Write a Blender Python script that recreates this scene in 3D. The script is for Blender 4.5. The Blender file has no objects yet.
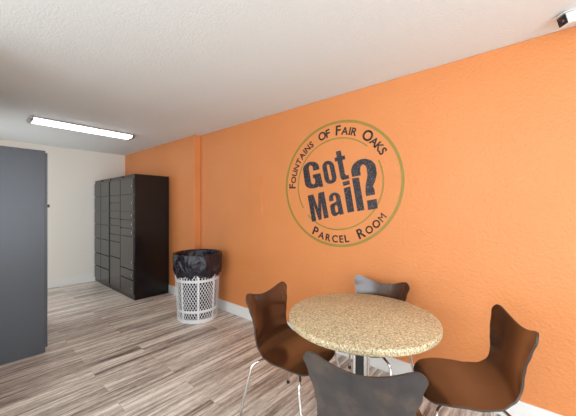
import bpy, bmesh, math, random
from mathutils import Vector, Matrix, noise
PI = math.pi
R = math.radians
random.seed(7)
sc = bpy.context.scene
C = sc.collection

# ------------------------------------------------------------------ camera
cam_d = bpy.data.cameras.new('camera')
cam = bpy.data.objects.new('camera', cam_d)
C.objects.link(cam)
cam_d.sensor_width = 36.0
cam_d.lens = 285.0 / 576.0 * 36.0
cam_d.clip_start = 0.02
cam.location = (0, 0, 1.40)
cam.rotation_euler = (PI / 2, 0, -math.atan(335 / 285.0))
sc.camera = cam

# ------------------------------------------------------------------ light
sc.view_settings.view_transform = 'Standard'
sc.view_settings.look = 'None'
sc.view_settings.exposure = 0.0
sc.view_settings.gamma = 1.0
sc.view_settings.use_curve_mapping = False
world = bpy.data.worlds.new('sky')
sc.world = world
world.use_nodes = True
wb = world.node_tree.nodes['Background']
wb.inputs[0].default_value = (0.80, 0.90, 1.0, 1)
wb.inputs[1].default_value = 1.5


def area(name, loc, rot, sx, sy, power, col):
    d = bpy.data.lights.new(name, 'AREA')
    d.shape = 'RECTANGLE'
    d.size, d.size_y = sx, sy
    d.energy = power
    d.color = col
    o = bpy.data.objects.new(name, d)
    C.objects.link(o)
    o.location = loc
    o.rotation_euler = rot
    return o


# daylight by the room's two windows; unseen far one added to light the back
area('daylight_front_window', (-0.2, -1.86, 1.35), (R(90), 0, 0), 3.6, 2.1, 108, (0.88, 0.95, 1.0))
area('daylight_side_window', (-2.86, 0.45, 1.35), (R(90), 0, R(-90)), 3.0, 2.1, 90, (0.88, 0.95, 1.0))
area('added_far_daylight', (-0.36, 5.40, 1.10), (R(82), 0, R(-90)), 1.3, 1.4, 24, (0.97, 0.98, 1.0))
H = 2.49            # ceiling height
WX = 2.41           # orange wall
COLX, COLY = 2.32, 3.80
BY = 6.42           # back wall


# ------------------------------------------------------------------ materials
def mat(name, col, rough=0.5, metal=0.0, coat=0.0, bump=None, emit=None, spec=None):
    m = bpy.data.materials.new(name)
    m.use_nodes = True
    nt = m.node_tree
    b = nt.nodes['Principled BSDF']
    b.inputs['Base Color'].default_value = (*col, 1)
    b.inputs['Roughness'].default_value = rough
    b.inputs['Metallic'].default_value = metal
    b.inputs['Coat Weight'].default_value = coat
    b.inputs['Coat Roughness'].default_value = 0.22
    if spec is not None:
        b.inputs['Specular IOR Level'].default_value = spec
    if emit:
        b.inputs['Emission Color'].default_value = (*emit[0], 1)
        b.inputs['Emission Strength'].default_value = emit[1]
    if bump:
        sc_, st, dist = bump
        n = nt.nodes.new('ShaderNodeTexNoise')
        n.inputs['Scale'].default_value = sc_
        n.inputs['Detail'].default_value = 3
        tc = nt.nodes.new('ShaderNodeTexCoord')
        nt.links.new(tc.outputs['Object'], n.inputs['Vector'])
        bp = nt.nodes.new('ShaderNodeBump')
        bp.inputs['Strength'].default_value = st
        bp.inputs['Distance'].default_value = dist
        nt.links.new(n.outputs['Fac'], bp.inputs['Height'])
        nt.links.new(bp.outputs['Normal'], b.inputs['Normal'])
    return m


def noise_col(m, scale, stops, detail=2, stretch=(1, 1, 1), rough=0.6):
    nt = m.node_tree
    b = nt.nodes['Principled BSDF']
    tc = nt.nodes.new('ShaderNodeTexCoord')
    mp = nt.nodes.new('ShaderNodeMapping')
    mp.inputs['Scale'].default_value = stretch
    n = nt.nodes.new('ShaderNodeTexNoise')
    n.inputs['Scale'].default_value = scale
    n.inputs['Detail'].default_value = detail
    n.inputs['Roughness'].default_value = rough
    r = nt.nodes.new('ShaderNodeValToRGB')
    el = r.color_ramp.elements
    el[0].position, el[0].color = stops[0][0], (*stops[0][1], 1)
    el[1].position, el[1].color = stops[-1][0], (*stops[-1][1], 1)
    for p, c in stops[1:-1]:
        e = el.new(p)
        e.color = (*c, 1)
    nt.links.new(tc.outputs['Object'], mp.inputs[0])
    nt.links.new(mp.outputs[0], n.inputs['Vector'])
    nt.links.new(n.outputs['Fac'], r.inputs[0])
    nt.links.new(r.outputs[0], b.inputs['Base Color'])
    return m


ORANGE = mat('orange_paint', (0.76, 0.275, 0.085), 0.5, bump=(55, 0.9, 0.006))
noise_col(ORANGE, 1.6, [(0.3, (0.74, 0.262, 0.080)), (0.7, (0.78, 0.285, 0.092))])
CREAM = mat('cream_paint', (0.90, 0.86, 0.78), 0.6, bump=(75, 0.3, 0.003))
CEIL = mat('ceiling_texture', (0.80, 0.85, 0.86), 0.75, bump=(80, 0.6, 0.004))
TRIM = mat('white_trim', (0.90, 0.89, 0.87), 0.35)


def floor_material():
    m = bpy.data.materials.new('vinyl_plank_floor')
    m.use_nodes = True
    nt = m.node_tree
    L = nt.links.new
    b = nt.nodes['Principled BSDF']
    tc = nt.nodes.new('ShaderNodeTexCoord')
    br = nt.nodes.new('ShaderNodeTexBrick')
    br.offset = 0.37
    br.inputs['Color1'].default_value = (0, 0, 0, 1)
    br.inputs['Color2'].default_value = (1, 1, 1, 1)
    br.inputs['Mortar'].default_value = (0.5, 0.5, 0.5, 1)
    br.inputs['Scale'].default_value = 1
    br.inputs['Mortar Size'].default_value = 0.0008
    br.inputs['Mortar Smooth'].default_value = 0.1
    br.inputs['Brick Width'].default_value = 1.22
    br.inputs['Row Height'].default_value = 0.152
    L(tc.outputs['Object'], br.inputs['Vector'])
    off = nt.nodes.new('ShaderNodeVectorMath')
    off.operation = 'SCALE'
    off.inputs[3].default_value = 37.0
    L(br.outputs['Color'], off.inputs[0])
    add = nt.nodes.new('ShaderNodeVectorMath')
    L(tc.outputs['Object'], add.inputs[0])
    L(off.outputs[0], add.inputs[1])

    def streak(sx, sy, detail, rough):
        mp = nt.nodes.new('ShaderNodeMapping')
        mp.inputs['Scale'].default_value = (sx, sy, 1)
        n = nt.nodes.new('ShaderNodeTexNoise')
        n.inputs['Scale'].default_value = 1
        n.inputs['Detail'].default_value = detail
        n.inputs['Roughness'].default_value = rough
        n.inputs['Distortion'].default_value = 0.4
        L(add.outputs[0], mp.inputs[0])
        L(mp.outputs[0], n.inputs['Vector'])
        return n
    a = streak(1.1, 24, 6, 0.68)
    f = streak(14, 110, 4, 0.7)
    s = nt.nodes.new('ShaderNodeMath')
    s.operation = 'MULTIPLY_ADD'
    s.inputs[1].default_value = 0.42
    L(f.outputs['Fac'], s.inputs[0])
    L(a.outputs['Fac'], s.inputs[2])
    pv = nt.nodes.new('ShaderNodeMath')
    pv.operation = 'MULTIPLY_ADD'
    pv.inputs[1].default_value = 0.10
    L(br.outputs['Color'], pv.inputs[0])
    L(s.outputs[0], pv.inputs[2])
    r = nt.nodes.new('ShaderNodeValToRGB')
    el = r.color_ramp.elements
    el[0].position, el[0].color = 0.55, (0.115, 0.086, 0.070, 1)
    el[1].position, el[1].color = 0.87, (0.90, 0.82, 0.73, 1)
    for p, c in [(0.625, (0.27, 0.215, 0.18)), (0.70, (0.45, 0.375, 0.32)), (0.78, (0.64, 0.56, 0.485))]:
        e = el.new(p)
        e.color = (*c, 1)
    L(pv.outputs[0], r.inputs[0])
    mx = nt.nodes.new('ShaderNodeMix')
    mx.data_type = 'RGBA'
    L(br.outputs['Fac'], mx.inputs['Factor'])
    L(r.outputs[0], mx.inputs['A'])
    mx.inputs['B'].default_value = (0.36, 0.30, 0.255, 1)
    L(mx.outputs['Result'], b.inputs['Base Color'])
    b.inputs['Roughness'].default_value = 0.33
    bp = nt.nodes.new('ShaderNodeBump')
    bp.inputs['Strength'].default_value = 0.15
    bp.inputs['Distance'].default_value = 0.002
    L(s.outputs[0], bp.inputs['Height'])
    L(bp.outputs['Normal'], b.inputs['Normal'])
    return m


FLOOR = floor_material()
BLACK = mat('black_powder_coat', (0.010, 0.008, 0.008), 0.22, spec=0.35, bump=(260, 0.10, 0.001))
DOORM = mat('charcoal_locker_door', (0.040, 0.036, 0.032), 0.24, bump=(260, 0.10, 0.001))
SLATE = mat('slate_powder_coat', (0.085, 0.094, 0.108), 0.32, metal=0.25, bump=(260, 0.10, 0.001))
DARK = mat('dark_plastic', (0.015, 0.015, 0.015), 0.4)
CHROME = mat('chrome', (0.78, 0.78, 0.78), 0.14, metal=1.0)
STEEL = mat('brushed_steel', (0.5, 0.5, 0.5), 0.35, metal=1.0)
RUBBER = mat('rubber', (0.02, 0.02, 0.02), 0.7)
WOOD = mat('espresso_veneer', (0.10, 0.035, 0.012), 0.22, coat=1.0)
noise_col(WOOD, 1.0, [(0.30, (0.034, 0.009, 0.003)), (0.55, (0.056, 0.015, 0.004)), (0.75, (0.090, 0.024, 0.0055))],
          detail=4, stretch=(24, 3, 3))
WOODB = mat('sheen_toned_veneer_back', (0.05, 0.04, 0.036), 0.30, coat=0.8)  # cool window reflection put into the blotchy dark colour of the chair backs
noise_col(WOODB, 9, [(0.32, (0.010, 0.010, 0.014)), (0.52, (0.022, 0.018, 0.019)), (0.72, (0.065, 0.045, 0.034))], detail=5)
WOOD_EDGE = mat('veneer_edge', (0.055, 0.038, 0.03), 0.5)
LAMINATE = mat('speckled_laminate', (0.6, 0.5, 0.3), 0.38)
noise_col(LAMINATE, 115, [(0.33, (0.17, 0.11, 0.05)), (0.44, (0.54, 0.42, 0.235)), (0.56, (0.66, 0.53, 0.325)), (0.68, (0.92, 0.84, 0.66))],
          detail=2, rough=0.7)
WHITE = mat('white_powder_coat', (0.80, 0.80, 0.81), 0.35)
WPLAST = mat('white_plastic', (0.82, 0.81, 0.79), 0.35)
LENS = mat('camera_lens', (0.05, 0.012, 0.015), 0.08, coat=1.0)
BAG = mat('black_bin_liner', (0.014, 0.012, 0.022), 0.16, bump=(10, 0.8, 0.05))
DIFF = mat('lamp_diffuser', (0.9, 0.9, 0.88), 0.4, emit=((1.0, 0.97, 0.92), 6.5))
GREEN = mat('olive_vinyl', (0.34, 0.235, 0.045), 0.5)
INK = mat('black_vinyl', (0.02, 0.016, 0.016), 0.5)
INKT = mat('distressed_black_vinyl', (0.02, 0.016, 0.02), 0.5)
noise_col(INKT, 95, [(0.50, (0.018, 0.016, 0.022)), (0.72, (0.17, 0.13, 0.14))], detail=2)
PANEL = ORANGE
GLASSM = bpy.data.materials.new('window_glass')
GLASSM.use_nodes = True
_nt = GLASSM.node_tree
_b = _nt.nodes['Principled BSDF']
_t = _nt.nodes.new('ShaderNodeBsdfTransparent')
_m = _nt.nodes.new('ShaderNodeMixShader')
_m.inputs[0].default_value = 0.06
_b.inputs['Roughness'].default_value = 0.02
_nt.links.new(_t.outputs[0], _m.inputs[1])
_nt.links.new(_b.outputs[0], _m.inputs[2])
_nt.links.new(_m.outputs[0], _nt.nodes['Material Output'].inputs[0])


# ------------------------------------------------------------------ helpers
def box(bm, x0, x1, y0, y1, z0, z1):
    v = [bm.verts.new((x, y, z)) for z in (z0, z1) for y in (y0, y1) for x in (x0, x1)]
    for q in ((0, 2, 3, 1), (4, 5, 7, 6), (0, 1, 5, 4), (2, 6, 7, 3), (0, 4, 6, 2), (1, 3, 7, 5)):
        bm.faces.new([v[i] for i in q])


def prism(bm, pts, z0, z1):
    a = [bm.verts.new((x, y, z0)) for x, y in pts]
    b = [bm.verts.new((x, y, z1)) for x, y in pts]
    n = len(pts)
    bm.faces.new(a[::-1])
    bm.faces.new(b)
    for i in range(n):
        j = (i + 1) % n
        bm.faces.new((a[i], a[j], b[j], b[i]))


def tube(bm, pts, r, seg=12, cap=True):
    pts = [Vector(p) for p in pts]
    rings = []
    up = None
    for i, p in enumerate(pts):
        t = (pts[min(i + 1, len(pts) - 1)] - pts[max(i - 1, 0)]).normalized()
        if up is None:
            up = Vector((0, 0, 1)) if abs(t.z) < 0.9 else Vector((1, 0, 0))
        n = (up - t * up.dot(t)).normalized()
        up = n
        b = t.cross(n)
        rr = r[i] if isinstance(r, (list, tuple)) else r
        rings.append([bm.verts.new(p + (n * math.cos(a) + b * math.sin(a)) * rr)
                      for a in (2 * PI * k / seg for k in range(seg))])
    for i in range(len(rings) - 1):
        for k in range(seg):
            l = (k + 1) % seg
            bm.faces.new((rings[i][k], rings[i][l], rings[i + 1][l], rings[i + 1][k]))
    if cap:
        bm.faces.new(rings[0][::-1])
        bm.faces.new(rings[-1])


def lathe(bm, prof, seg=48, cx=0, cy=0):
    rings = []
    for r, z in prof:
        if r < 1e-6:
            rings.append([bm.verts.new((cx, cy, z))])
        else:
            rings.append([bm.verts.new((cx + r * math.cos(2 * PI * k / seg), cy + r * math.sin(2 * PI * k / seg), z)) for k in range(seg)])
    for a, b in zip(rings, rings[1:]):
        for k in range(seg):
            l = (k + 1) % seg
            va = [a[0], a[0]] if len(a) == 1 else [a[k], a[l]]
            vb = [b[0], b[0]] if len(b) == 1 else [b[k], b[l]]
            vs = []
            for q in (va[0], va[1], vb[1], vb[0]):
                if q not in vs:
                    vs.append(q)
            if len(vs) > 2:
                bm.faces.new(vs)


def catmull(pts, n=8):
    P = [Vector(p) for p in pts]
    P = [2 * P[0] - P[1]] + P + [2 * P[-1] - P[-2]]
    out = []
    for i in range(1, len(P) - 2):
        for k in range(n):
            t = k / n
            a, b, c, d = P[i - 1:i + 3]
            out.append(0.5 * ((2 * b) + (c - a) * t + (2 * a - 5 * b + 4 * c - d) * t * t + (3 * b - a - 3 * c + d) * t ** 3))
    out.append(P[-2])
    return out


def obj(name, bm, m, parent=None, bevel=0, smooth=False, angle=35):
    bmesh.ops.recalc_face_normals(bm, faces=bm.faces)
    me = bpy.data.meshes.new(name)
    bm.to_mesh(me)
    bm.free()
    for mm in (m if isinstance(m, (list, tuple)) else [m]):
        me.materials.append(mm)
    if smooth:
        for p in me.polygons:
            p.use_smooth = True
        me.set_sharp_from_angle(angle=R(angle))
    o = bpy.data.objects.new(name, me)
    C.objects.link(o)
    o.parent = parent
    if bevel:
        b = o.modifiers.new('bevel', 'BEVEL')
        b.width = bevel
        b.segments = 2
        b.limit_method = 'ANGLE'
    return o


def thing(name, label, cat, loc=(0, 0, 0), rotz=0, group=None):
    o = bpy.data.objects.new(name, None)
    C.objects.link(o)
    o.location = loc
    o.rotation_euler = (0, 0, rotz)
    o['label'] = label
    o['category'] = cat
    if group:
        o['group'] = group
    return o


def struct(name, bm, m, bevel=0):
    o = obj(name, bm, m, bevel=bevel)
    o['kind'] = 'structure'
    return o


NB = bmesh.new
# ------------------------------------------------------------------ room
LX, FY, JY, JX = -2.60, -1.60, 2.60, -0.06      # left wall, front wall, jog of the left wall
bm = NB(); box(bm, LX - .15, WX + .2, FY - .15, BY + .15, -0.1, 0); struct('floor', bm, FLOOR)
bm = NB(); box(bm, LX - .15, WX + .2, FY - .15, BY + .15, H, H + .1); struct('ceiling', bm, CEIL)
bm = NB(); prism(bm, [(WX, FY - .15), (WX + .2, FY - .15), (WX + .2, BY + .15), (COLX, BY + .15), (COLX, COLY), (WX, COLY)], 0, H)
struct('wall_right', bm, ORANGE, bevel=0.006)
bm = NB(); box(bm, JX - .15, COLX, BY, BY + .15, 0, H); struct('wall_back', bm, CREAM)
# front wall with a wide window
bm = NB()
wx0, wx1, z0, z1 = -2.0, 1.6, 0.30, 2.35
box(bm, LX - .15, wx0, FY - .15, FY, 0, H); box(bm, wx1, WX, FY - .15, FY, 0, H)
box(bm, wx0, wx1, FY - .15, FY, 0, z0); box(bm, wx0, wx1, FY - .15, FY, z1, H)
struct('wall_front', bm, CREAM)
# left wall with a window, then the jog
bm = NB()
wy0, wy1 = -1.05, 1.95
box(bm, LX - .15, LX, FY, wy0, 0, H); box(bm, LX - .15, LX, wy1, JY + .15, 0, H)
box(bm, LX - .15, LX, wy0, wy1, 0, z0); box(bm, LX - .15, LX, wy0, wy1, z1, H)
box(bm, LX, JX, JY, JY + .15, 0, H)
fy0, fy1 = 4.75, 6.05  # opening for the added far window
box(bm, JX - .15, JX, JY + .15, fy0, 0, H); box(bm, JX - .15, JX, fy1, BY, 0, H)
box(bm, JX - .15, JX, fy0, fy1, 0, z0); box(bm, JX - .15, JX, fy0, fy1, z1, H)
struct('wall_left', bm, CREAM)


def window(name, a0, a1, axis, pos):
    bm = NB(); t = 0.05
    def bx(u0, u1, w0, w1, d=0.03):
        if axis == 'x': box(bm, u0, u1, pos - d, pos + d, w0, w1)
        else: box(bm, pos - d, pos + d, u0, u1, w0, w1)
    bx(a0, a0 + t, z0, z1); bx(a1 - t, a1, z0, z1); bx(a0 + t, a1 - t, z0, z0 + t); bx(a0 + t, a1 - t, z1 - t, z1)
    n = 3
    for k in range(1, n):
        u = a0 + (a1 - a0) * k / n
        bx(u - t / 2, u + t / 2, z0 + t, z1 - t)
    f = struct(name, bm, TRIM)
    bm = NB(); bx(a0 + t, a1 - t, z0 + t, z1 - t, 0.004)
    obj('pane', bm, GLASSM, f)


window('window_1', wx0, wx1, 'x', FY - .08)
window('window_2', wy0, wy1, 'y', LX - .08)
window('added_far_window', fy0, fy1, 'y', JX - .08)  # unseen window added to brighten the back wall and locker fronts

BH, BT = 0.137, 0.014
bm = NB()
prism(bm, [(WX - BT, FY), (WX, FY), (WX, COLY), (COLX, COLY), (COLX, BY), (COLX - BT, BY), (COLX - BT, COLY - BT), (WX - BT, COLY - BT)], 0, BH)
struct('baseboard_right', bm, TRIM, bevel=0.004)
bm = NB(); box(bm, JX, COLX - BT, BY - BT, BY, 0, BH); struct('baseboard_back', bm, TRIM, bevel=0.004)


# ------------------------------------------------------------------ parcel lockers
def door(bm, a0, a1, zz0, zz1, x, s):
    """a door slab on the face x, thickness towards s"""
    g = 0.008
    box(bm, min(x, x + s * .016), max(x, x + s * .016), a0 + g, a1 - g, zz0 + g, zz1 - g)


def locker(label, x0, x1, y0, y1, h, cols, face, body_mat, door_mat, lock_cols=(), group=None, toe=0.045):
    """face = -1: doors on the x0 side, +1: doors on the x1 side; cols = [(ya, yb, [z...])]"""
    cx, cy = (x0 + x1) / 2, (y0 + y1) / 2
    t = thing('parcel_locker', label, 'locker', (cx, cy, 0), group=group)
    fx = (x0 if face < 0 else x1) - cx
    bm = NB()
    bx0, bx1 = x0 - cx, x1 - cx
    if face < 0: bx0 += .016
    else: bx1 -= .016
    box(bm, bx0, bx1, y0 - cy, y1 - cy, 0.0, h)
    obj('body', bm, body_mat, t, bevel=0.003)
    base = fx + (.016 if face < 0 else -.016)
    for ci, (ya, yb, zs) in enumerate(cols):
        for k in range(len(zs) - 1):
            bm = NB(); door(bm, ya - cy, yb - cy, zs[k], zs[k + 1], base, face)
            d = obj('door', bm, door_mat, t, bevel=0.0015)
            if ci in lock_cols:
                bm = NB()
                zc = (zs[k] + zs[k + 1]) / 2
                if zs[k + 1] - zs[k] > .3: zc = zs[k] + .12
                yc = ya - cy + .035
                xx = fx
                bmesh.ops.create_cone(bm, cap_ends=True, segments=16, radius1=.011, radius2=.009, depth=.012,
                                      matrix=Matrix.Translation((xx + face * .006, yc, zc)) @ Matrix.Rotation(PI / 2, 4, 'Y'))
                obj('lock', bm, CHROME if face < 0 else DARK, d)
    if face > 0:
        bm = NB(); box(bm, bx1, bx1 + .016, y0 - cy + .001, y0 - cy + .016, .05, h - .02); obj('door_frame', bm, body_mat, t)
    return t


LK0 = 1.762
zA = [.045, .279, .436, .956, 1.08, 1.215, 1.346, 1.608, 1.875]
zB = [.045, .56, .829, .953, 1.105, 1.225, 1.35, 1.485, 1.608, 1.875]
zC = [.045, .295, .54, .826, 1.095, 1.35, 1.61, 1.875]
zA, zB, zC = [[1.4 + (z - 1.4) * .981 for z in q] for q in (zA, zB, zC)]
t = locker('black parcel locker tower nearer the trash can, dark glossy side panel showing', LK0, COLX - .008, 4.55, 5.562, 1.918,
           [(4.56, 5.075, zA), (5.08, 5.552, zB)], -1, BLACK, DOORM, (0,), 'black parcel locker towers against the orange wall')
bm = NB(); box(bm, -.272, -.260, -.05, .03, 1.885, 1.912); obj('badge', bm, DARK, t)
t = locker('black parcel locker tower in the corner against the cream back wall', LK0, COLX - .008, 5.585, 6.40, 1.918,
           [(5.595, 6.02, zC), (6.025, 6.39, zC)], -1, BLACK, DOORM, (), 'black parcel locker towers against the orange wall')
bm = NB(); box(bm, -.272, -.260, -.02, .06, 1.885, 1.912); obj('badge', bm, DARK, t)
zL = [.06, .33, .60, .87, 1.14, 1.41, 1.68, 1.91]
t = locker('slate grey parcel locker cut by the left edge, seen from its plain side', 0.04, 0.597, 3.584, 4.62, 1.955,
           [(3.594, 4.10, zL), (4.105, 4.61, zL)], 1, SLATE, SLATE, ())
bm = NB(); box(bm, .278, .300, -.49, -.46, 1.405, 1.435); obj('latch', bm, DARK, t, bevel=.004)
for px, pz in ((.16, 1.915), (.02, 1.93), (.10, 1.935)):
    bm = NB()
    bmesh.ops.create_cone(bm, cap_ends=True, segments=10, radius1=.005, radius2=.004, depth=.004,
                          matrix=Matrix.Translation((px, -.520, pz)) @ Matrix.Rotation(PI / 2, 4, 'X'))
    obj('rivet', bm, DARK, t)

# ------------------------------------------------------------------ ceiling light
t = thing('ceiling_light', 'lit white linear fluorescent ceiling light with metal end caps', 'ceiling light', (1.17, 4.60, H))
lx, lw = .585, .130
bm = NB(); box(bm, -lx + .02, lx - .02, -lw, lw, -.018, 0); obj('housing', bm, STEEL, t)


def fixture_solid(x0, x1, w, dz):
    bm = NB()
    pr = [(-w, -.001), (-w, -.018 - dz), (-w + .035, -.046 - dz), (w - .035, -.046 - dz), (w, -.018 - dz), (w, -.001)]
    A = [bm.verts.new((x0, y, z)) for y, z in pr]; B = [bm.verts.new((x1, y, z)) for y, z in pr]
    for i in range(len(pr)):
        j = (i + 1) % len(pr); bm.faces.new((A[i], A[j], B[j], B[i]))
    bm.faces.new(A); bm.faces.new(B[::-1])
    return bm


obj('diffuser', fixture_solid(-lx + .03, lx - .03, lw - .022, 0), DIFF, t)
for s in (-1, 1):
    x0, x1 = sorted((s * (lx - .035), s * lx))
    obj('end_cap', fixture_solid(x0, x1, lw, .004), STEEL, t, bevel=.003)

# ------------------------------------------------------------------ trash can
t = thing('trash_can', 'round white mesh-steel trash can holding a black bag', 'trash can', (2.045, 3.268, 0))
KEYS = [(0.0, .232), (.04, .236), (.25, .246), (.5, .258), (.65, .268), (.815, .282)]


def can_r(z):
    for (a, ra), (b, rb) in zip(KEYS, KEYS[1:]):
        if z <= b:
            return ra + (rb - ra) * (z - a) / (b - a)
    return KEYS[-1][1]


def lattice(z0, z1, rows, n=44):
    bm = NB()
    bottom = z0
    w = .0066
    def P(i, j, off=0, dz=0, dr=0):
        zz = z0 + (z1 - z0) * j / rows + dz
        a = 2 * PI * (i) / n + off / .25
        r = can_r(zz) + dr - .004
        return (r * math.cos(a), r * math.sin(a), zz)
    for j in range(rows):
        for i in range(n):
            for s in (0, 1):
                o = 0.5 if j % 2 else 0.0
                a0, a1 = i + o, i + o + (0.5 if s else -0.5)
                q = []
                for dr in (0, .003):
                    q += [P(a0, j, -w / 2, 0, dr), P(a0, j, w / 2, 0, dr), P(a1, j + 1, w / 2, 0, dr), P(a1, j + 1, -w / 2, 0, dr)]
                v = [bm.verts.new(c) for c in q]
                for f in ((0, 1, 2, 3), (7, 6, 5, 4), (0, 3, 7, 4), (1, 5, 6, 2)):
                    bm.faces.new([v[k] for k in f])
    return bm


m_ = lattice(.045, .80, 26); obj('mesh_panel', m_, WHITE, t)


def band(z0, z1, dr=.0, th=.006):
    bm = NB()
    lathe(bm, [(can_r(z0) + dr, z0), (can_r(z0) + dr + th, z0), (can_r(z1) + dr + th, z1), (can_r(z1) + dr, z1), (can_r(z0) + dr, z0)], 56)
    return bm


for a, b in ((0.0, .045), (.125, .155), (.495, .525), (.785, .815)):
    obj('band', band(a, b), WHITE, t, smooth=True)
for k in range(8):
    an = 2 * PI * (k + .32) / 8
    bm = NB()
    zs = [0, .2, .5, .65, .815]
    rings = []
    for z in zs:
        r = can_r(z) + .005
        ring = []
        for dr, da in ((0, -1), (0, 1), (.006, 1), (.006, -1)):
            a = an + da * .011 / r
            ring.append(bm.verts.new(((r + dr) * math.cos(a), (r + dr) * math.sin(a), z)))
        rings.append(ring)
    for p, q in zip(rings, rings[1:]):
        for i in range(4):
            j = (i + 1) % 4; bm.faces.new((p[i], p[j], q[j], q[i]))
    bm.faces.new(rings[0]); bm.faces.new(rings[-1][::-1])
    obj('strap', bm, WHITE, t)
bm = NB(); lathe(bm, [(0, .012), (.228, .012), (.228, .022), (0, .022)], 48); obj('bottom_plate', bm, WHITE, t)
bm = NB(); lathe(bm, [(0, .022), (.19, .024), (.205, .05), (.215, .25), (.225, .45), (.232, .56)], 48)

# the bag: inside, over the rim, hanging outside
tb = obj('trash_bag_inside', bm, BAG); bpy.data.objects.remove(tb)
bm = NB()
seg = 120
prof = [(0, .026), (.18, .028), (.216, .045), (.230, .2), (.238, .4), (.248, .6), (.262, .74), (.272, .80), (.281, .826), (.290, .832), (.298, .826),
        (.300, .80), (.302, .76), (.302, .72), (.300, .68), (.297, .64), (.292, .61), (.284, .585), (.278, .572)]
rings = []
for j, (r, z) in enumerate(prof):
    ring = []
    for k in range(seg):
        a = 2 * PI * k / seg
        rr, zz = r, z
        if r > 0:
            v = Vector((math.cos(a) * 1.6, math.sin(a) * 1.6, z * 3.2))
            n1 = noise.noise(v * 2.2); n2 = noise.noise(v * 5.5 + Vector((9, 3, 1)))
            n3 = abs(noise.noise(Vector((math.cos(a) * 9, math.sin(a) * 9, z * 6 + a))))
            amp = 0 if j < 2 else (.35 if 7 < j < 11 else 1)
            if j >= 11:
                g = (j - 10) / 8
                fold = .012 * n1 + .016 * n2 + .024 * (n3 - .2)
                rr = max(r + amp * fold * (0.5 + g), can_r(zz) + .012)
                zz = z + g * (.05 * n1 + .035 * noise.noise(Vector((math.cos(a) * 2.5 + 7, math.sin(a) * 2.5, 3))))
            elif j < 8:
                rr = min(r + amp * (.004 * n1 + .004 * n2), can_r(z) - .008) if z > .03 else r
            else:
                rr = r + .0025 * n2; zz = z + .004 * n1
        ring.append(bm.verts.new((rr * math.cos(a), rr * math.sin(a), zz)))
    rings.append(ring)
for p, q in zip(rings, rings[1:]):
    for k in range(seg):
        l = (k + 1) % seg
        bm.faces.new((p[k], p[l], q[l], q[k]))
bmesh.ops.remove_doubles(bm, verts=bm.verts, dist=1e-5)
bag = obj('trash_bag', bm, BAG, smooth=True, angle=60)
bag.location = (2.045, 3.268, 0)
bag['label'] = 'crumpled black plastic bag folded over the rim of the white can'
bag['category'] = 'trash bag'

# ------------------------------------------------------------------ table
TX, TY, TZ, TR = 1.678, 0.819, 0.727, 0.457
t = thing('round_table', 'round cafe table with speckled beige top on a metal column', 'table', (TX, TY, 0), R(12))
bm = NB()
e = .010
lathe(bm, [(0, TZ - .040), (TR - e, TZ - .040), (TR - .003, TZ - .037), (TR, TZ - .030), (TR, TZ - e), (TR - .003, TZ - .003), (TR - e, TZ), (0, TZ)], 128)
obj('table_top', bm, LAMINATE, t, smooth=True, angle=50)
bm = NB(); box(bm, -.16, .16, -.16, .16, TZ - .052, TZ - .040); obj('mounting_plate', bm, DARK, t)
bm = NB(); box(bm, -.026, .026, -.026, .026, .05, TZ - .052); obj('column', bm, DARK, t)
for sx in (-1, 1):
    for sy in (-1, 1):
        bm = NB(); tube(bm, [(sx * .034, sy * .034, .045), (sx * .034, sy * .034, TZ - .052)], .011, 14)
        obj('column_rod', bm, CHROME, t, smooth=True)
for z in (.30, .52):
    bm = NB(); box(bm, -.044, .044, -.044, .044, z, z + .012); obj('collar', bm, CHROME, t, bevel=.003)
for k in range(4):
    a = R(-21) + k * PI / 2
    bm = NB()
    box(bm, .0, .27, -.022, .022, .022, .05)
    bmesh.ops.rotate(bm, verts=bm.verts, cent=(0, 0, 0), matrix=Matrix.Rotation(a, 3, 'Z'))
    f = obj('foot', bm, CHROME, t, bevel=.006)
    bm = NB(); lathe(bm, [(0, 0), (.02, 0), (.02, .02), (.008, .022), (0, .022)], 16, .25 * math.cos(a), .25 * math.sin(a))
    obj('glide', bm, RUBBER, f)


# ------------------------------------------------------------------ chairs
PROF = catmull([(.245, .425), (.222, .438), (.17, .450), (.08, .455), (.01, .451), (-.05, .450), (-.105, .459), (-.150, .480), (-.184, .514),
                (-.205, .560), (-.217, .615), (-.227, .670), (-.239, .73), (-.251, .79), (-.259, .83), (-.266, .862)], 8)
LEN = [0]
for a, b in zip(PROF, PROF[1:]):
    LEN.append(LEN[-1] + (b - a).length)
TOT = LEN[-1]


def prof_at(s):
    s = max(0, min(TOT, s))
    for i in range(len(LEN) - 1):
        if s <= LEN[i + 1]:
            k = (s - LEN[i]) / (LEN[i + 1] - LEN[i])
            return PROF[i].lerp(PROF[i + 1], k)
    return PROF[-1]


WID = [(0, .195), (.06, .214), (.14, .228), (.24, .230), (.32, .215), (.40, .190), (.47, .177), (.54, .177), (.60, .188), (.68, .210), (.76, .231), (.84, .242), (.95, .244)]


def hw(s):
    for (a, ra), (b, rb) in zip(WID, WID[1:]):
        if s <= b:
            k = (s - a) / (b - a); k = k * k * (3 - 2 * k)
            return ra + (rb - ra) * k
    return WID[-1][1]


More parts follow.
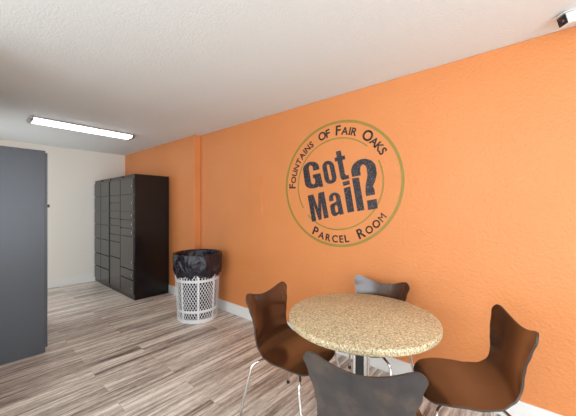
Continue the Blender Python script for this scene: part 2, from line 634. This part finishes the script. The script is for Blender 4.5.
def shell_pt(u, v):
    au = abs(u)
    ear = .054 * min(1, au / .86) ** 1.8
    if au > .68:
        q = (au - .68) / .32
        ear -= .060 * (1 - math.sqrt(max(0, 1 - q * q))) 
    smax = TOT - .075 + ear
    smin = 0.0
    if au > .45:
        q = (au - .45) / .55
        smin = .085 * (1 - math.sqrt(max(0, 1 - q * q)))
    s = smin + (smax - smin) * v
    p = prof_at(s)
    x = u * hw(s)
    # concave backrest, edges of the seat a little lower
    kb = max(0, min(1, (s - .32) / .34)); kb = kb * kb * (3 - 2 * kb)
    y = p.x + kb * .040 * au * au
    ks = max(0, 1 - s / .40)
    z = p.y - .010 * ks * au ** 3 + (1 - kb) * .010 * au * au * max(0, 1 - ks)
    return Vector((x, y, z))


def shell_mesh():
    NU, NV, T = 44, 72, .0095
    us = [math.sin(PI / 2 * (2 * i / NU - 1)) for i in range(NU + 1)]
    vs = [j / NV for j in range(NV + 1)]
    bm = NB()
    top, bot = [], []
    for j, v in enumerate(vs):
        rt, rb = [], []
        for i, u in enumerate(us):
            e = 1e-3
            uu = max(-.985, min(.985, u)); vv = max(e, min(1 - e, v))
            du = shell_pt(uu + e, vv) - shell_pt(uu - e, vv)
            dv = shell_pt(uu, vv + e) - shell_pt(uu, vv - e)
            n = -du.cross(dv).normalized()
            p = shell_pt(u, v)
            rt.append(bm.verts.new(p + n * T / 2)); rb.append(bm.verts.new(p - n * T / 2))
        top.append(rt); bot.append(rb)
    for j in range(NV):
        for i in range(NU):
            bm.faces.new((top[j][i], top[j][i + 1], top[j + 1][i + 1], top[j + 1][i]))
            bm.faces.new((bot[j][i], bot[j + 1][i], bot[j + 1][i + 1], bot[j][i + 1])).material_index = 2
    loop = [(0, i) for i in range(NU)] + [(j, NU) for j in range(NV)] + [(NV, i) for i in range(NU, 0, -1)] + [(j, 0) for j in range(NV, 0, -1)]
    for a, b in zip(loop, loop[1:] + loop[:1]):
        try:
            f = bm.faces.new((top[a[0]][a[1]], top[b[0]][b[1]], bot[b[0]][b[1]], bot[a[0]][a[1]]))
            f.material_index = 1
        except ValueError:
            pass
    return bm


def make_chair(label, loc, rotz, group):
    t = thing('dining_chair', label, 'chair', loc, rotz, group)
    s = obj('seat_shell', shell_mesh(), [WOOD, WOOD_EDGE, WOODB], t, smooth=True, angle=50)
    bm = NB(); box(bm, -.10, .10, -.10, .10, .426, .438); obj('mounting_plate', bm, DARK, t, bevel=.003)
    for sx in (-1, 1):
        for sy in (-1, 1):
            x, y = .238, (.195 if sy > 0 else -.160)
            bm = NB()
            pts = [(sx * .03, sy * .05, .419), (sx * .12, sy * .11, .417), (sx * (x - .05), y - sy * .02, .410), (sx * (x - .012), y, .396), (sx * x, y + sy * .004, .365),
                   (sx * (x + .010), y + sy * .018, .30), (sx * (x + .045), y + sy * .075, .012)]
            P3 = [p for p in catmull(pts, 6)]
            tube(bm, P3, .0085, 12)
            leg = obj('leg', bm, CHROME, t, smooth=True)
            bm = NB(); lathe(bm, [(0, 0), (.012, 0), (.0125, .022), (.010, .028), (0, .028)], 14, sx * (x + .045), y + sy * .075)
            obj('glide', bm, RUBBER, leg)
            bm = NB()
            bmesh.ops.create_cone(bm, cap_ends=True, segments=12, radius1=.011, radius2=.013, depth=.016,
                                  matrix=Matrix.Translation((sx * .135, y * .72, .427)))
            obj('bumper', bm, RUBBER, t)
    return t


def copy_tree(o, parent=None):
    c = o.copy(); C.objects.link(c); c.parent = parent
    for ch in list(o.children):
        copy_tree(ch, c)
    return c


GRP = 'dark brown veneer chairs around the round table'
SPOTS = [
    ('dark brown veneer chair on the trash can side of the round table', (1.480, 1.215), (.10, -.995)),
    ('dark brown veneer chair nearest the viewer, its back hiding the table base', (1.198, .553), (.949, .315)),
    ('dark brown veneer chair between table and orange wall, only its top showing', (2.01, .92), (-1, 0)),
    ('dark brown veneer chair right of the table, brown seat reaching toward it', (1.806, .268), (-.43, .90)),
]
first = None
for lab, (x, y), (fx, fy) in SPOTS:
    a = math.atan2(-fx, fy)
    if first is None:
        first = o = make_chair(lab, (x, y, 0), a, GRP)
    else:
        o = copy_tree(first)
        o.location = (x, y, 0); o.rotation_euler = (0, 0, a)
        o['label'] = lab

# ------------------------------------------------------------------ wall decal
DY, DZ, RA, RB = 1.4355, 1.633, .643, .606
t = thing('wall_decal', 'round black and olive vinyl lettering decal on orange wall', 'wall decal', (WX, DY, DZ - RB))
ORG = Vector((WX, DY, DZ - RB))


def wall_pt(u, v, d=.0):
    """u to the right as seen from the room, v up, both from the ring centre"""
    return Vector((-d, -u, v + RB))


def ring(rad, wd, a0, a1, name, inner=False):
    bm = NB()
    n = max(8, int(abs(a1 - a0) / 2))
    vs = []
    for i in range(n + 1):
        a = R(a0 + (a1 - a0) * i / n)
        row = []
        for k, d in ((-1, .0005), (1, .0005), (1, .003), (-1, .003)):
            row.append(bm.verts.new(wall_pt((RA * rad + k * wd / 2) * math.cos(a), (RB * rad + k * wd / 2) * math.sin(a), d)))
        vs.append(row)
    closed = abs(a1 - a0) >= 359.9
    for i in range(n):
        for k in range(4):
            l = (k + 1) % 4
            bm.faces.new((vs[i][k], vs[i][l], vs[i + 1][l], vs[i + 1][k]))
    if closed:
        bmesh.ops.remove_doubles(bm, verts=bm.verts, dist=1e-5)
    else:
        bm.faces.new(vs[0]); bm.faces.new(vs[-1][::-1])
    return obj(name, bm, GREEN, t)


ring(.985, .024, 0, 360, 'outer_ring')
ring(.728, .013, 47, 212, 'inner_ring')
ring(.728, .013, 224, 385, 'inner_ring')


def poly_part(name, polys, m, parent, d=.004):
    """polys: list of outlines (u, v); nested ones are holes; filled by a 2D curve, then turned into a mesh"""
    cu = bpy.data.curves.new(name, 'CURVE'); cu.dimensions = '2D'; cu.fill_mode = 'BOTH'
    cu.extrude = .0015
    for P in polys:
        s = cu.splines.new('POLY'); s.points.add(len(P) - 1); s.use_cyclic_u = True
        for i, (u, v) in enumerate(P): s.points[i].co = (u, v, 0, 1)
    co = bpy.data.objects.new(name, cu); C.objects.link(co)
    dg = bpy.context.evaluated_depsgraph_get(); dg.update()
    me = bpy.data.meshes.new_from_object(co.evaluated_get(dg))
    bpy.data.objects.remove(co)
    for v in me.vertices:
        u, w, h = v.co
        v.co = wall_pt(u, w, .0022 + h)
    me.name = name
    me.materials.clear(); me.materials.append(m)
    o = bpy.data.objects.new(name, me); C.objects.link(o); o.parent = parent
    return o


def quad_map(q, pts):
    (tl, tr, br, bl) = [(DY - y, z - DZ) for y, z in q]
    out = []
    for x, y in pts:
        tx = (tl[0] * (1 - x) + tr[0] * x, tl[1] * (1 - x) + tr[1] * x)
        bx_ = (bl[0] * (1 - x) + br[0] * x, bl[1] * (1 - x) + br[1] * x)
        out.append((bx_[0] * (1 - y) + tx[0] * y, bx_[1] * (1 - y) + tx[1] * y))
    return out


def rr(x0, x1, y0, y1, rx, ry, n=6):
    P = []
    for cx, cy, a0 in ((x1 - rx, y1 - ry, 0), (x0 + rx, y1 - ry, 90), (x0 + rx, y0 + ry, 180), (x1 - rx, y0 + ry, 270)):
        for k in range(n + 1):
            a = R(a0 + 90 * k / n); P.append((cx + rx * math.cos(a), cy + ry * math.sin(a)))
    return P


def arc(cx, cy, rx, ry, a0, a1, n=10):
    return [(cx + rx * math.cos(R(a0 + (a1 - a0) * k / n)), cy + ry * math.sin(R(a0 + (a1 - a0) * k / n))) for k in range(n + 1)]


# G: outer C with a spur
gG = [[(1, .64)] + arc(.5, .76, .5, .24, 0, 180) + arc(.5, .24, .5, .24, 180, 300) + [(.76, .08), (.80, 0), (1, 0), (1, .50), (.54, .50), (.54, .36), (.63, .36)]
      + arc(.5, .26, .13, .11, 0, -180) + arc(.5, .76, .13, .11, 180, 0) + [(.63, .64)]]
go = [rr(0, 1, 0, 1, .46, .26), rr(.38, .62, .15, .85, .12, .08)]
gt = [[(.30, 1), (.72, 1), (.72, .80), (.98, .80), (.98, .67), (.72, .67), (.72, .20), (.78, .13), (1, .12), (1, 0), (.62, 0)] + arc(.50, .14, .20, .14, 270, 180, 4) + [(.30, .67), (.08, .67), (.08, .80), (.30, .80)]]
gM = [[(0, 0), (0, 1), (.34, 1), (.50, .42), (.66, 1), (1, 1), (1, 0), (.74, 0), (.74, .66), (.58, 0), (.42, 0), (.26, .66), (.26, 0)]]
ga = [[(.0, .66), (.0, .72)] + arc(.5, .78, .5, .22, 180, 0) + [(1, .0), (.66, .0), (.64, .08)] + arc(.33, .20, .33, .20, 300, 180, 5) + [(0, .36)]
      + arc(.2, .44, .2, .10, 180, 90, 4) + [(.62, .60), (.62, .80)] + arc(.5, .80, .12, .08, 0, 180, 6) + [(.38, .66)],
      rr(.38, .62, .14, .44, .10, .08)]
gi = [[(0, 0), (0, .80), (1, .80), (1, 0)], [(0, .87), (0, 1), (1, 1), (1, .87)]]
gl = [[(0, 0), (0, 1), (1, 1), (1, 0)]]
gq = [[(.02, .69), (.0, .78)] + arc(.48, .78, .48, .22, 180, 0, 14) + [(.96, .66), (.86, .52), (.76, .44), (.80, .36), (.80, .27), (.46, .27), (.46, .36), (.50, .48), (.58, .60), (.62, .68)]
      + arc(.49, .79, .13, .10, -20, 180, 8) + [(.36, .69)], [(.47, 0), (.47, .18), (.83, .18), (.83, 0)]]
QUADS = dict(
    G=[(1.848, 1.868), (1.654, 1.892), (1.584, 1.616), (1.801, 1.59)], o=[(1.605, 1.861), (1.472, 1.872), (1.418, 1.65), (1.554, 1.629)],
    t=[(1.475, 1.943), (1.352, 1.955), (1.295, 1.677), (1.418, 1.657)], M=[(1.776, 1.528), (1.576, 1.565), (1.52, 1.306), (1.721, 1.257)],
    a=[(1.525, 1.542), (1.403, 1.559), (1.352, 1.344), (1.483, 1.311)], i=[(1.364, 1.647), (1.295, 1.66), (1.243, 1.369), (1.31, 1.355)],
    l=[(1.265, 1.675), (1.196, 1.68), (1.143, 1.383), (1.21, 1.37)], q=[(1.288, 1.835), (1.037, 1.856), (0.976, 1.405), (1.221, 1.363)])
for k, g in (('G', gG), ('o', go), ('t', gt), ('M', gM), ('a', ga), ('i', gi), ('l', gl), ('q', gq)):
    poly_part('question_mark' if k == 'q' else 'headline_letter', [quad_map(QUADS[k], P) for P in g], INKT, t)


def glyph(ch, size):
    cu = bpy.data.curves.new('g', 'FONT'); cu.body = ch; cu.size = size; cu.offset = size * (0 if ch == 'M' else .02)
    o = bpy.data.objects.new('g', cu); C.objects.link(o)
    dg = bpy.context.evaluated_depsgraph_get(); dg.update()
    me = bpy.data.meshes.new_from_object(o.evaluated_get(dg))
    bpy.data.objects.remove(o)
    return me


def arc_word(word, a0, a1, rad, big, small, flip=False):
    sizes = [big if i == 0 else small for i in range(len(word))]
    if word == 'OF': sizes = [big * .93] * 2
    ms = [glyph(c, s) for c, s in zip(word, sizes)]
    ws = [max(v.co.x for v in m.vertices) - min(v.co.x for v in m.vertices) for m in ms]
    # angles: a0 = start edge, a1 = end edge; spacing fills what is left
    arc_len = abs(R(a1 - a0)) * (RA + RB) / 2 * rad
    gap = (arc_len - sum(ws)) / max(1, len(word) - 1)
    sgn = 1 if a1 > a0 else -1
    pos = 0
    for m, w, s, ch in zip(ms, ws, sizes, word):
        c = pos + w / 2
        pos += w + gap
        ang = R(a0) + sgn * c / ((RA + RB) / 2 * rad)
        x0 = min(v.co.x for v in m.vertices)
        cen = Vector((RA * rad * math.cos(ang), RB * rad * math.sin(ang)))
        nrm = Vector((RB * math.cos(ang), RA * math.sin(ang))).normalized()
        up = -nrm if flip else nrm
        right = Vector((up.y, -up.x))
        cap = .70 * big if not flip else .70 * big
        bm = NB(); bm.from_mesh(m)
        for v in bm.verts:
            p = cen + right * (v.co.x - x0 - w / 2) + up * (v.co.y - cap * .5)
            v.co = wall_pt(p.x, p.y, .003)
        ex = bmesh.ops.extrude_face_region(bm, geom=bm.faces[:])
        for g in ex['geom']:
            if isinstance(g, bmesh.types.BMVert): g.co.x += .0022
        obj('arc_letter', bm, INK, t)


arc_word('FOUNTAINS', 182, 121, .855, .122, .092)
arc_word('OF', 112, 97.5, .855, .122, .092)
arc_word('FAIR', 90.5, 66, .855, .130, .100)
arc_word('OAKS', 59, 28.5, .855, .130, .100)
arc_word('PARCEL', -119, -76, .860, .125, .096, True)
arc_word('ROOM', -66, -33, .860, .125, .092, True)

# ------------------------------------------------------------------ access panel
t = thing('access_panel', 'small orange painted access panel left of the round decal', 'access panel', (WX, 2.58, 1.31))
bm = NB(); box(bm, -.006, -.0003, -.135, .135, 0, .48); obj('frame', bm, ORANGE, t, bevel=.002)
bm = NB(); box(bm, -.012, -.006, -.115, .115, .02, .46); obj('cover', bm, ORANGE, t, bevel=.002)

# ------------------------------------------------------------------ security camera
t = thing('security_camera', 'white bullet security camera below the ceiling at top right', 'camera', (WX, -.30, 2.40))
org = Vector((WX, -.30, 2.40))
front = Vector((2.212, -.137, 2.447)) - org
ax = Vector((-.62, .72, -.32)).normalized()
side = ax.cross(Vector((0, 0, 1))).normalized(); upv = side.cross(ax)
MX = Matrix((side, ax, upv)).transposed().to_4x4()


def cam_part(name, fn, m, parent, bevel=0, smooth=False):
    bm = NB(); fn(bm)
    bmesh.ops.transform(bm, verts=bm.verts, matrix=Matrix.Translation(front) @ MX)
    return obj(name, bm, m, parent, bevel=bevel, smooth=smooth)


body = cam_part('housing', lambda b: box(b, -.030, .030, -.16, 0, -.030, .030), WPLAST, t, bevel=.010)
cam_part('sun_hood', lambda b: box(b, -.034, .034, -.15, .012, .031, .036), WPLAST, t, bevel=.002)
cam_part('face_plate', lambda b: box(b, -.025, .025, -.002, .004, -.025, .025), DARK, body, bevel=.006)
def _lens(b):
    bmesh.ops.create_cone(b, cap_ends=True, segments=24, radius1=.014, radius2=.011, depth=.008,
                          matrix=Matrix.Translation((0, .007, 0)) @ Matrix.Rotation(-PI / 2, 4, 'X'))
cam_part('lens', _lens, LENS, body)
bm = NB()
back = front + MX.to_3x3() @ Vector((0, -.12, 0))
tube(bm, [back, back + Vector((.06, -.03, -.005)), Vector((-.02, back.y - .04, back.z - .005)), Vector((-.004, back.y - .04, back.z - .005))], .014, 14)
obj('arm', bm, WPLAST, t, smooth=True)
bm = NB()
bmesh.ops.create_cone(bm, cap_ends=True, segments=28, radius1=.038, radius2=.034, depth=.016,
                      matrix=Matrix.Translation((-.008, back.y - .04, back.z - .005)) @ Matrix.Rotation(-PI / 2, 4, 'Y'))
obj('wall_mount', bm, WPLAST, t, smooth=True)
